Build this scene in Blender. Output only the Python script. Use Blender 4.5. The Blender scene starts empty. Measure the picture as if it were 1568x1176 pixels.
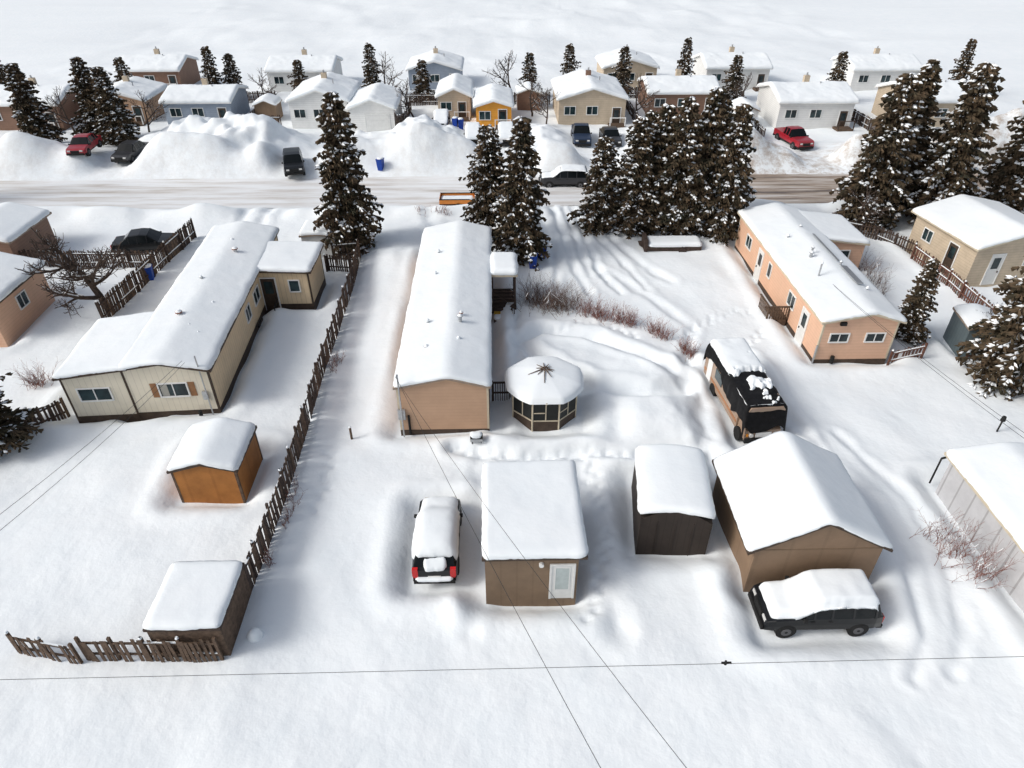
import bpy, math, random
import numpy as np
from mathutils import Vector, Matrix
R=random.Random(7)
SC=bpy.context.scene
rad=math.radians
# ------------------------------------------------------------------ noise
def vn(x,y,s=0.0):
    x=np.asarray(x,dtype=float);y=np.asarray(y,dtype=float)
    xi=np.floor(x);yi=np.floor(y);fx=x-xi;fy=y-yi
    def h(a,b):
        t=np.sin(a*127.1+b*311.7+s*74.7)*43758.5453
        return t-np.floor(t)
    fx=fx*fx*(3-2*fx);fy=fy*fy*(3-2*fy)
    return (h(xi,yi)*(1-fx)+h(xi+1,yi)*fx)*(1-fy)+(h(xi,yi+1)*(1-fx)+h(xi+1,yi+1)*fx)*fy
def fbm(x,y,s=0,o=3):
    t=0;a=.5
    for i in range(o):
        t=t+a*vn(x*2**i,y*2**i,s+i*3.1);a*=.5
    return t
# ------------------------------------------------------------------ materials
def newmat(name):
    m=bpy.data.materials.new(name);m.use_nodes=True
    nt=m.node_tree;b=nt.nodes['Principled BSDF'];return m,nt,b
def N(nt,t,**k):
    n=nt.nodes.new(t)
    for a,v in k.items():
        if a in n.inputs: n.inputs[a].default_value=v
        else: setattr(n,a,v)
    return n
def mth(nt,op,a,b=None):
    n=nt.nodes.new('ShaderNodeMath');n.operation=op
    for i,v in enumerate((a,b)):
        if v is None: continue
        if isinstance(v,(int,float)): n.inputs[i].default_value=v
        else: nt.links.new(v,n.inputs[i])
    return n.outputs[0]
def plain(name,c,rough=.7,var=.25,scale=4,metal=0,bump=0.1,bs=40,spec=.3,coat=0):
    m,nt,b=newmat(name)
    tc=N(nt,'ShaderNodeTexCoord')
    n=N(nt,'ShaderNodeTexNoise',Scale=scale,Detail=4.0,Roughness=.65);nt.links.new(tc.outputs['Object'],n.inputs['Vector'])
    r=N(nt,'ShaderNodeValToRGB');r.color_ramp.elements[0].position=.3;r.color_ramp.elements[1].position=.7
    r.color_ramp.elements[0].color=(c[0]*(1-var),c[1]*(1-var),c[2]*(1-var),1)
    r.color_ramp.elements[1].color=(min(1,c[0]*(1+var)),min(1,c[1]*(1+var)),min(1,c[2]*(1+var)),1)
    nt.links.new(n.outputs['Fac'],r.inputs['Fac']);nt.links.new(r.outputs['Color'],b.inputs['Base Color'])
    b.inputs['Roughness'].default_value=rough;b.inputs['Metallic'].default_value=metal
    b.inputs['Specular IOR Level'].default_value=spec
    if coat: b.inputs['Coat Weight'].default_value=coat
    if bump>.15:
        n2=N(nt,'ShaderNodeTexNoise',Scale=bs,Detail=2.0);nt.links.new(tc.outputs['Object'],n2.inputs['Vector'])
        bp=N(nt,'ShaderNodeBump',Strength=bump,Distance=.02);nt.links.new(n2.outputs['Fac'],bp.inputs['Height']);nt.links.new(bp.outputs['Normal'],b.inputs['Normal'])
    return m
def siding(name,c,mode='h',pitch=.2,var=.12,depth=.25):
    m,nt,b=newmat(name)
    tc=N(nt,'ShaderNodeTexCoord');sp=N(nt,'ShaderNodeSeparateXYZ');nt.links.new(tc.outputs['Object'],sp.inputs[0])
    if mode=='h': v=sp.outputs['Z']
    else: v=mth(nt,'ADD',sp.outputs['X'],sp.outputs['Y'])
    fr=mth(nt,'FRACT',mth(nt,'MULTIPLY',v,1/pitch))
    line=mth(nt,'LESS_THAN',fr,.1)
    n=N(nt,'ShaderNodeTexNoise',Scale=1.3,Detail=5.0,Roughness=.7);nt.links.new(tc.outputs['Object'],n.inputs['Vector'])
    r=N(nt,'ShaderNodeValToRGB');r.color_ramp.elements[0].position=.3;r.color_ramp.elements[1].position=.7
    r.color_ramp.elements[0].color=tuple(x*(1-var) for x in c)+(1,)
    r.color_ramp.elements[1].color=tuple(min(1,x*(1+var)) for x in c)+(1,)
    nt.links.new(n.outputs['Fac'],r.inputs['Fac'])
    mx=N(nt,'ShaderNodeMix',data_type='RGBA');mx.blend_type='MULTIPLY'
    nt.links.new(mth(nt,'MULTIPLY',line,depth*1.4),mx.inputs[0]);nt.links.new(r.outputs['Color'],mx.inputs[6]);mx.inputs[7].default_value=(.3,.27,.25,1)
    nt.links.new(mx.outputs[2],b.inputs['Base Color'])
    b.inputs['Roughness'].default_value=.65;b.inputs['Specular IOR Level'].default_value=.3
    return m
def snowmat(name,c=(.845,.882,.897),dirty=False):
    m,nt,b=newmat(name)
    ge=N(nt,'ShaderNodeNewGeometry')
    n=N(nt,'ShaderNodeTexNoise',Scale=.5,Detail=3.0,Roughness=.6);nt.links.new(ge.outputs['Position'],n.inputs['Vector'])
    r=N(nt,'ShaderNodeValToRGB');r.color_ramp.elements[0].position=.3;r.color_ramp.elements[1].position=.7
    r.color_ramp.elements[0].color=(c[0]*.95,c[1]*.965,c[2]*.975,1);r.color_ramp.elements[1].color=c+(1,)
    nt.links.new(n.outputs['Fac'],r.inputs['Fac'])
    col=r.outputs['Color']
    if dirty:
        sp=N(nt,'ShaderNodeSeparateXYZ');nt.links.new(ge.outputs['Position'],sp.inputs[0])
        dy=mth(nt,'ABSOLUTE',mth(nt,'SUBTRACT',sp.outputs['Y'],65.5))
        my=N(nt,'ShaderNodeMapRange');my.inputs[1].default_value=9;my.inputs[2].default_value=2;nt.links.new(dy,my.inputs[0])
        mxr=N(nt,'ShaderNodeMapRange');mxr.inputs[1].default_value=6;mxr.inputs[2].default_value=24;nt.links.new(sp.outputs['X'],mxr.inputs[0])
        n2=N(nt,'ShaderNodeTexNoise',Scale=.9,Detail=6.0,Roughness=.75);nt.links.new(ge.outputs['Position'],n2.inputs['Vector'])
        r2=N(nt,'ShaderNodeValToRGB');r2.color_ramp.elements[0].position=.42;r2.color_ramp.elements[1].position=.62
        nt.links.new(n2.outputs['Fac'],r2.inputs['Fac'])
        k=mth(nt,'MULTIPLY',mth(nt,'MULTIPLY',my.outputs[0],mth(nt,'ADD',mth(nt,'MULTIPLY',mxr.outputs[0],.8),.2)),r2.outputs['Color'])
        k=mth(nt,'MULTIPLY',k,.85)
        mx=N(nt,'ShaderNodeMix',data_type='RGBA');nt.links.new(k,mx.inputs[0]);nt.links.new(col,mx.inputs[6]);mx.inputs[7].default_value=(.42,.35,.29,1)
        col=mx.outputs[2]
    nt.links.new(col,b.inputs['Base Color'])
    b.inputs['Roughness'].default_value=.8;b.inputs['Specular IOR Level'].default_value=.15
    na=N(nt,'ShaderNodeTexNoise',Scale=1.7,Detail=3.5,Roughness=.55);nt.links.new(ge.outputs['Position'],na.inputs['Vector'])
    b1=N(nt,'ShaderNodeBump',Strength=.4 if dirty else .22,Distance=.12);nt.links.new(na.outputs['Fac'],b1.inputs['Height'])
    nt.links.new(b1.outputs['Normal'],b.inputs['Normal'])
    return m
SNOW=snowmat('snow');SNOWG=snowmat('ground_snow',dirty=True)
m,nt,b=newmat('tree_snow');TSNOW=m;b.inputs['Base Color'].default_value=(.82,.85,.87,1);b.inputs['Roughness'].default_value=.9;b.inputs['Specular IOR Level'].default_value=.1
M_tan=siding('tan_siding',(.50,.325,.215),'h',.2,.06,.10);M_cream=siding('cream_siding',(.72,.66,.53),'v',.3,.05,.15)
M_cream2=siding('cream_side_siding',(.70,.55,.36),'v',.3,.08)
M_peach=siding('peach_siding',(.66,.42,.29),'h',.2,.06,.15)
M_brown=siding('brown_siding',(.19,.13,.083),'v',.6,.12,.1);M_dk=siding('dark_siding',(.032,.023,.018),'v',.3,.2)
M_gar=siding('garage_siding',(.23,.155,.10),'v',1.2,.1,.08);M_org=siding('orange_plywood',(.36,.145,.035),'v',1.2,.2,.12)
M_beige=siding('beige_siding',(.52,.43,.32),'h',.2);M_white=siding('white_siding',(.72,.72,.70),'h',.2,.06)
M_grey=siding('greyblue_siding',(.30,.35,.42),'h',.2);M_blueg=siding('slate_siding',(.10,.13,.14),'v',.3)
M_orh=siding('orange_siding',(.75,.34,.05),'h',.2);M_redb=siding('redbrown_siding',(.22,.13,.09),'h',.2)
M_trim=plain('white_trim',(.74,.74,.72),.5,.05);M_dtrim=plain('dark_trim',(.06,.04,.028),.6,.3)
M_fas=plain('fascia',(.28,.22,.17),.6,.2)
M_ctrim=plain('cream_trim',(.55,.48,.36),.6,.1)
M_wood=plain('weathered_wood',(.105,.07,.048),.85,.45,6,bump=.4);M_wood2=plain('fence_wood',(.058,.04,.032),.85,.45,5,bump=.4)
M_redw=plain('redbrown_fence',(.13,.06,.042),.85,.4,5,bump=.4)
M_metal=plain('galvanised',(.45,.46,.47),.4,.15,8,.7);M_rust=plain('rusty_cap',(.22,.07,.03),.7,.4,12)
M_black=plain('black_rubber',(.015,.015,.015),.8,.2);M_tarp=plain('black_tarp',(.008,.008,.009),.65,.4,5,bump=.5,bs=7,spec=.15)
M_yel=plain('yellow_wood',(.55,.33,.05),.7,.2);M_bluebin=plain('blue_plastic',(.01,.05,.3),.45,.1)
M_bark=plain('bark',(.07,.05,.04),.9,.4,9);M_twig=plain('red_twig',(.20,.085,.065),.8,.35,3)
M_twig2=plain('grey_twig',(.13,.085,.065),.85,.3,3)
M_red=plain('tail_light_red',(.55,.01,.01),.2,.1,spec=.6);M_lamp=plain('headlamp_glass',(.6,.6,.58),.1,.05,spec=.8)
M_amber=plain('amber_light',(.7,.25,.02),.2,.1)
M_wire=plain('wire_black',(.03,.03,.03),.6,.1);M_alloy=plain('alloy_wheel',(.12,.12,.125),.5,.1,metal=.4)
def paint(n,c,coat=.4): return plain(n,c,.35,.08,3,0,0,spec=.4,coat=coat)
P_black=paint('paint_black',(.004,.0045,.0055),.12);P_white=paint('paint_white',(.72,.73,.74));P_red=paint('paint_red',(.3,.01,.02))
P_blue=paint('paint_blue',(.02,.035,.07),.2);P_org=paint('paint_orange',(.65,.22,.03));P_grey=paint('paint_grey',(.03,.03,.033),.2)
m,nt,b=newmat('window_glass');M_glass=m
ge=N(nt,'ShaderNodeNewGeometry');n=N(nt,'ShaderNodeTexNoise',Scale=.9,Detail=2.0);nt.links.new(ge.outputs['Position'],n.inputs['Vector'])
r=N(nt,'ShaderNodeValToRGB');r.color_ramp.elements[0].position=.4;r.color_ramp.elements[1].position=.62;r.color_ramp.elements[0].color=(.008,.015,.018,1);r.color_ramp.elements[1].color=(.03,.055,.06,1)
nt.links.new(n.outputs['Fac'],r.inputs['Fac']);nt.links.new(r.outputs['Color'],b.inputs['Base Color']);b.inputs['Roughness'].default_value=.08;b.inputs['Specular IOR Level'].default_value=.35
m,nt,b=newmat('car_glass');M_cglass=m;b.inputs['Base Color'].default_value=(.006,.008,.009,1);b.inputs['Roughness'].default_value=.12;b.inputs['Specular IOR Level'].default_value=.22
m,nt,b=newmat('spruce_needles');M_need=m
ge=N(nt,'ShaderNodeNewGeometry');n=N(nt,'ShaderNodeTexNoise',Scale=1.3,Detail=3.0,Roughness=.7);nt.links.new(ge.outputs['Position'],n.inputs['Vector'])
r=N(nt,'ShaderNodeValToRGB');r.color_ramp.elements[0].position=.36;r.color_ramp.elements[1].position=.68
r.color_ramp.elements[0].color=(.028,.028,.019,1);r.color_ramp.elements[1].color=(.125,.086,.054,1)
nt.links.new(n.outputs['Fac'],r.inputs['Fac']);nt.links.new(r.outputs['Color'],b.inputs['Base Color']);b.inputs['Roughness'].default_value=.85;b.inputs['Specular IOR Level'].default_value=.1
# ------------------------------------------------------------------ mesh helper
def link(o,parent=None,loc=(0,0,0),rot=0):
    SC.collection.objects.link(o)
    if parent is not None: o.parent=parent
    o.location=loc;o.rotation_euler=(0,0,rot)
    return o
def E(name,x,y,z=0,rot=0):
    o=bpy.data.objects.new(name,None);o.empty_display_size=.3;link(o,None,(x,y,z),rot);return o
class MB:
    def __init__(s): s.v=[];s.f=[];s.m=[]
    def add(s,vs,fs,mi=0):
        k=len(s.v);s.v.extend(vs)
        for f in fs: s.f.append([i+k for i in f]);s.m.append(mi)
    def box(s,x0,x1,y0,y1,z0,z1,mi=0):
        s.add([(x0,y0,z0),(x1,y0,z0),(x1,y1,z0),(x0,y1,z0),(x0,y0,z1),(x1,y0,z1),(x1,y1,z1),(x0,y1,z1)],
          [(0,3,2,1),(4,5,6,7),(0,1,5,4),(1,2,6,5),(2,3,7,6),(3,0,4,7)],mi)
    def hexa(s,p,mi=0):
        s.add(p,[(0,3,2,1),(4,5,6,7),(0,1,5,4),(1,2,6,5),(2,3,7,6),(3,0,4,7)],mi)
    def prism(s,poly,y0,y1,mi=0):
        n=len(poly)
        s.add([(x,y0,z) for x,z in poly]+[(x,y1,z) for x,z in poly],
          [tuple(range(n)),tuple(range(2*n-1,n-1,-1))]+[(i,i+n,(i+1)%n+n,(i+1)%n) for i in range(n)],mi)
    def cyl(s,p0,p1,r0,n=8,mi=0,r1=None,cap=True):
        if r1 is None:r1=r0
        p0=Vector(p0);p1=Vector(p1);d=(p1-p0)
        if d.length<1e-6:return
        d.normalize();a=d.orthogonal().normalized();b=d.cross(a)
        vs=[]
        for p,r in((p0,r0),(p1,r1)):
            for i in range(n):
                t=2*math.pi*i/n;vs.append(tuple(p+a*math.cos(t)*r+b*math.sin(t)*r))
        fs=[(i,(i+1)%n,(i+1)%n+n,i+n) for i in range(n)]
        if cap: fs+=[tuple(range(n-1,-1,-1)),tuple(range(n,2*n))]
        s.add(vs,fs,mi)
    def build(s,name,mats,parent=None,loc=(0,0,0),rot=0,smooth=False,bevel=0):
        me=bpy.data.meshes.new(name);me.from_pydata(s.v,[],s.f);me.update()
        for m in mats: me.materials.append(m)
        me.polygons.foreach_set('material_index',s.m)
        if smooth: me.polygons.foreach_set('use_smooth',[True]*len(s.f))
        o=bpy.data.objects.new(name,me);link(o,parent,loc,rot)
        if bevel:
            md=o.modifiers.new('bevel','BEVEL');md.width=bevel;md.segments=2;md.limit_method='ANGLE'
        return o
def gridmesh(name,X,Y,Z,mat,parent=None,loc=(0,0,0),rot=0,extra=None):
    nu,nv=X.shape
    co=np.stack([X,Y,Z],-1).reshape(-1,3)
    I=np.arange(nu*nv).reshape(nu,nv)
    q=np.stack([I[:-1,:-1],I[1:,:-1],I[1:,1:],I[:-1,1:]],-1).reshape(-1,4)
    me=bpy.data.meshes.new(name);me.vertices.add(len(co));me.vertices.foreach_set('co',co.ravel())
    me.loops.add(q.size);me.loops.foreach_set('vertex_index',q.ravel().astype(np.int32))
    me.polygons.add(len(q));me.polygons.foreach_set('loop_start',np.arange(0,q.size,4,dtype=np.int32))
    try: me.polygons.foreach_set('loop_total',np.full(len(q),4,dtype=np.int32))
    except Exception: pass
    me.polygons.foreach_set('use_smooth',np.ones(len(q),dtype=bool))
    me.update(calc_edges=True);me.validate()
    me.materials.append(mat)
    o=bpy.data.objects.new(name,me);return link(o,parent,loc,rot)
SEED=[0]
def snow_cap(parent,name,x0,x1,y0,y1,zf,t=.3,loc=(0,0,0),rot=0,er=.24,step=.14,wob=.03,lo=.5,nz=.035,patch=None,mat=None,open=''):
    SEED[0]+=1;s=SEED[0]*7.3
    nx=max(6,int((x1-x0)/step));ny=max(6,int((y1-y0)/step))
    u=np.linspace(0,1,nx+1);v=np.linspace(0,1,ny+1)
    U,V=np.meshgrid(u,v,indexing='ij')
    X=x0+(x1-x0)*U;Y=y0+(y1-y0)*V
    dx=np.minimum(X-x0 if 'l' not in open else X*0+9,x1-X if 'r' not in open else X*0+9)
    dy=np.minimum(Y-y0 if 'f' not in open else X*0+9,y1-Y if 'b' not in open else X*0+9)
    err=er*(.65+.8*vn(X*.7,Y*.7,s+8)) if 'wide' not in name else er
    kx=np.clip(1-dx/err,0,1);ky=np.clip(1-dy/err,0,1)
    k=np.clip((kx**2.5+ky**2.5)**(1/2.5),0,1)
    dm=np.minimum(dx,dy)
    T=t*(lo+(1-lo)*np.sqrt(np.clip(1-k*k,0,1)))*(1-.35*k*vn(X*.9,Y*.9,s+9))
    T=T+nz*(fbm(X*.7,Y*.7,s)-.45)*2*(1-k*.7)+nz*.3*(vn(X*3,Y*3,s+5)-.5)
    if patch is not None: T=patch(X,Y,T)
    w=np.exp(-dm/.25)*wob
    XX=X+w*(vn(X*1.2+9,Y*1.2,s+1)-.5)*2.4+w*(vn(X*7,Y*7,s+2)-.5);YY=Y+w*(vn(X*1.2,Y*1.2+4,s+3)-.5)*2.4+w*(vn(X*6,Y*7,s+4)-.5)
    cn=np.clip(kx*ky,0,1)**1.5*.07;cx=(x0+x1)/2;cy=(y0+y1)/2
    XX=XX-np.sign(XX-cx)*cn;YY=YY-np.sign(YY-cy)*cn
    Z=zf(X,Y)+T
    Zb=np.pad(zf(X,Y)-.02,1,mode='edge')
    XX,YY,ZZ=[np.pad(A,1,mode='edge') for A in(XX,YY,Z)]
    msk=np.zeros_like(ZZ,bool);msk[0,:]=msk[-1,:]=True;msk[:,0]=msk[:,-1]=True
    ZZ=np.where(msk,Zb,ZZ)
    XX=np.where(msk,XX-np.sign(XX-cx)*.03,XX);YY=np.where(msk,YY-np.sign(YY-cy)*.03,YY)
    return gridmesh(name,XX,YY,ZZ,mat or SNOW,parent,loc,rot)
# ------------------------------------------------------------------ terrain
RECT=[(-2.75,36,2.3,9.4,0),(2.3,28.4,1.9,1.9,0),(1.13,18.8,1.75,2.4,0),(-2.6,19.3,.95,2.1,0),(7.2,20.5,1.45,2,-.12),(11.9,19.2,2.4,2.5,0),
 (11.7,15.5,2.15,.9,0),(12.9,28.3,1.15,3,.0),(-12.9,23.6,1.45,1.5,0),(-17.2,37,2.1,8.7,.06),(-20.3,30.8,2.1,2.6,0),(-14,41.4,2.2,1.8,0),
 (20.35,40.2,2.2,7.9,0),(24,46,1.6,2,0),(22,15,2.2,7.2,0),(35,45.3,3.5,3.5,0),(28.3,34,1,1.2,0),(-32.5,38.3,3,2.8,0)]
def dist_rect(x,y,r):
    cx,cy,hw,hl,a=r;dx=x-cx;dy=y-cy;c,s=math.cos(a),math.sin(a)
    lx=np.abs(dx*c+dy*s)-hw;ly=np.abs(-dx*s+dy*c)-hl
    return np.hypot(np.maximum(lx,0),np.maximum(ly,0))+np.minimum(np.maximum(lx,ly),0)
def dist_pl(x,y,P):
    D=np.full(np.shape(x),1e9)
    for (ax,ay),(bx,by) in zip(P[:-1],P[1:]):
        vx,vy=bx-ax,by-ay;t=np.clip(((x-ax)*vx+(y-ay)*vy)/(vx*vx+vy*vy),0,1)
        D=np.minimum(D,np.hypot(x-ax-vx*t,y-ay-vy*t))
    return D
LOOP=[(1.3,34.7),(2.7,35.9),(5.4,35.1),(8.2,32.9),(10.2,30.9),(10.2,29.7),(8.3,29.2),(4.9,30),(3.5,31.2),(2,32.7),(1.3,34.7)]
PATHS=[(LOOP,.40,.42),([(-2.3,25.2),(1,24.4),(4,24.7),(6.3,24.4),(9.8,24.8)],.24,.32),([(10.9,32.5),(10.8,29),(10.3,25.5),(9.9,23)],.28,.4),
 ([(15.2,26),(15.8,23.5),(16.6,21.5),(16.5,18.5),(15.4,14.4),(14.2,12.8)],.10,.22),([(16.9,26),(17.6,23.5),(18.2,21.5),(18.1,18.5),(16.9,14.4),(15.7,13)],.09,.22),
 ([(4.8,57),(5.2,50),(5.6,44),(6.2,40.5)],.16,.22),([(6.6,57),(6.9,50),(7.3,44),(8.3,40.5)],.16,.22),([(8,57),(8.8,50),(10.5,45),(12,42)],.12,.25),
 ([(3.6,57),(4,50),(4.3,44),(4,42)],.12,.22),([(5.8,57),(6.2,50),(6.5,43)],.1,.2),([(7.3,57),(7.9,50),(9.2,45),(10.2,41)],.11,.2),
 ([(5.0,52),(6.5,49),(6.0,46),(7.5,43)],.12,.3),
 ([(14.5,33),(14.6,29),(15.2,26)],.24,.35),([(10.8,32),(12,36),(9,42),(7,45)],.13,.3),
 ([(1.2,31),(1.0,34),(1.2,38.5)],.2,.3),([(-.9,25.5),(-.9,21),(-1.2,15)],.07,.3),([(3.7,24.5),(3.9,20),(4.3,15)],.12,.4),
 ([(-19.5,64),(-19.3,56),(-19,50.5)],.16,.35),([(-21.3,64),(-21,56),(-20.8,51)],.14,.3),([(-6,57),(-5.2,52),(-3.5,49)],.12,.4)]
RF=random.Random(3);FEET=[]
def feet(P,off=.14,st=.38):
    for (ax,ay),(bx,by) in zip(P[:-1],P[1:]):
        L=math.hypot(bx-ax,by-ay);n=int(L/st);ux,uy=(bx-ax)/L,(by-ay)/L
        for i in range(n):
            sd=off if i%2 else -off
            FEET.append((ax+ux*i*st-uy*sd+RF.gauss(0,.05),ay+uy*i*st+ux*sd+RF.gauss(0,.05)))
feet([(-2.3,25.2),(1,24.4),(4,24.7),(6.3,24.4),(9.8,24.8)]);feet([(1.2,31),(1.0,34),(1.2,38.3)]);feet([(10.8,32),(12,36),(15,38),(16.6,37.5)]);feet([(-8.2,25),(-7.9,23),(-8.3,20.5)]);feet([(14.2,33.5),(16.5,35.5)])
feet([(4.2,24.2),(4.5,20),(3.6,15.6),(2.5,15.4)]);feet([(2.5,35.6),(6,36.8),(9,34.5)])
FEET=np.array(FEET)
def terrain(x,y):
    x=np.asarray(x,float);y=np.asarray(y,float)
    h=.55*(fbm(x/7,y/7,3)-.45)+.08*(fbm(x/1.8,y/1.8,11)-.45)
    q=np.clip(fbm(x/5+.4*y/5,y/14,13)-.5,0,1);h=h+.7*q
    amp=.7+.6*vn(x/2,y/2,21)
    for r in RECT:
        d=np.maximum(dist_rect(x,y,r),0)
        h=h-amp*.38*np.exp(-(d/.5)**2)+.15*amp*np.exp(-((d-1.2)/.5)**2)
    for P,dep,w in PATHS:
        d=dist_pl(x,y,P)+.3*(vn(x*1.1,y*1.1,31)-.5)
        h=h-dep*np.exp(-(d/w)**2)*(.6+.8*vn(x*1.2,y*1.2,41))+dep*.35*np.exp(-((d-w*2.2)/(w*.9))**2)
    if x.size>4:
        for fx,fy in FEET:
            i0,i1=np.searchsorted(x[:,0],[fx-.6,fx+.6]);j0,j1=np.searchsorted(y[0],[fy-.6,fy+.6])
            if i1>i0 and j1>j0:
                sx=x[i0:i1,j0:j1];sy=y[i0:i1,j0:j1];h[i0:i1,j0:j1]-=.16*np.exp(-((sx-fx)**2+(sy-fy)**2)/.025)
    def g(cx,cy,rx,ry,a,e=2):
        return a*np.exp(-((np.abs(x-cx)/rx)**e+(np.abs(y-cy)/ry)**e))
    bump=.75+.5*fbm(x/1.5,y/1.5,51)
    h=h+g(7.9,27,1.7,1.5,.55,4)*bump+g(7.5,31.3,2.6,1.5,.4)*bump+g(4.5,33,2.4,1.5,.35)*bump
    h=h+g(-7.3,46,2.6,3.6,.7)*bump+g(-4,50.5,4,2,.45)*bump+g(-7,37,1.2,9,.3)
    h=h+g(-9.1,30,.6,16,.18)
    b1=.75*np.exp(-((y-55)/1.1)**2)*(.35+1.1*vn(x/2.2,y/2,61))
    gap=1-np.exp(-((x-6.4)/2.6)**4)-np.exp(-((x+19.3)/2.5)**4)-np.exp(-((x-26.5)/2)**4)
    h=h+b1*np.clip(gap,.1,1)
    b2=1.9*np.exp(-((y-67.3)/1.8)**2)*(.45+1.1*vn(x/3.5,y/2.5,71))
    gap2=1
    for c in(-19.3,1.5,10.5,31.8,-37): gap2=gap2-np.exp(-((x-c)/2.6)**4)
    h=h+b2*np.clip(gap2,.05,1)
    pb=.5+.7*fbm(x/2,y/2,81)+.35*vn(x*1.1,y*1.1,83)
    h=h+pb*(g(-31,73.5,6,4.5,3.0)+g(-24,72,4.5,4,2.4)+g(-7.5,73,4,5.5,2.8)+g(-45,70,4,3,1.8)+g(5,75,2.5,4,1.6)+g(21,72,4,3.5,2.0)+g(50,66.5,6,4,3)+g(40,70,4,3,1.8)+g(-13.5,70,3,2.4,1.8)+g(26,68.5,4,1.5,.9)+g(15.5,74,1.6,4,1.3))
    k=1/(1+np.exp((np.abs(y-60.6)-3.9)/.25));h=h*(1-k)+(-.28+.04*vn(x/3,y*2,91))*k
    far=np.clip((y-92)/40,0,1);h=h+far*1.8*(fbm(x/16,y/12,99)-.45)
    return h
def hz(x,y): return float(terrain(np.array([x]),np.array([y]))[0])
xs=np.concatenate([[-900,-600,-400,-280,-200,-150,-120,-100,-85,-75],np.arange(-68,-34,.6),np.arange(-34,-13,.22),np.arange(-13,20,.14),np.arange(20,34,.22),np.arange(34,68,.6),[75,85,100,120,150,200,280,400,600,900]])
ys=np.concatenate([[-300,-100,-40,-10,0,4],np.arange(7,36,.14),np.arange(36,85,.3),np.arange(85,125,.8),np.arange(126,215,2.5),[230,260,300,360,450,600,900,1400]])
GX,GY=np.meshgrid(xs,ys,indexing='ij')
gridmesh('snowy_ground',GX,GY,terrain(GX,GY),SNOWG)
m,nt,b=newmat('packed_snow_street')
ge=N(nt,'ShaderNodeNewGeometry');sp=N(nt,'ShaderNodeSeparateXYZ');nt.links.new(ge.outputs['Position'],sp.inputs[0])
mp=N(nt,'ShaderNodeMapping');mp.inputs['Scale'].default_value=(.12,1.3,1);nt.links.new(ge.outputs['Position'],mp.inputs[0])
n=N(nt,'ShaderNodeTexNoise',Scale=1,Detail=6.0,Roughness=.65);nt.links.new(mp.outputs[0],n.inputs['Vector'])
mr=N(nt,'ShaderNodeMapRange');mr.inputs[1].default_value=10;mr.inputs[2].default_value=23;nt.links.new(sp.outputs['X'],mr.inputs[0])
s1=mth(nt,'ADD',mth(nt,'MULTIPLY',mr.outputs[0],.26),n.outputs['Fac'])
r=N(nt,'ShaderNodeValToRGB');nt.links.new(s1,r.inputs[0])
e=r.color_ramp.elements;e[0].position=.42;e[0].color=(.78,.80,.81,1);e[1].position=.88;e[1].color=(.12,.095,.08,1)
x=e.new(.56);x.color=(.64,.63,.61,1);x=e.new(.67);x.color=(.50,.46,.42,1);x=e.new(.77);x.color=(.32,.25,.19,1)
nt.links.new(r.outputs[0],b.inputs['Base Color']);b.inputs['Roughness'].default_value=.5
SX,SY=np.meshgrid(np.arange(-110,110,1.0),np.arange(56.9,64.3,.35),indexing='ij')
gridmesh('street',SX,SY,terrain(SX,SY)+.015,m)
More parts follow.
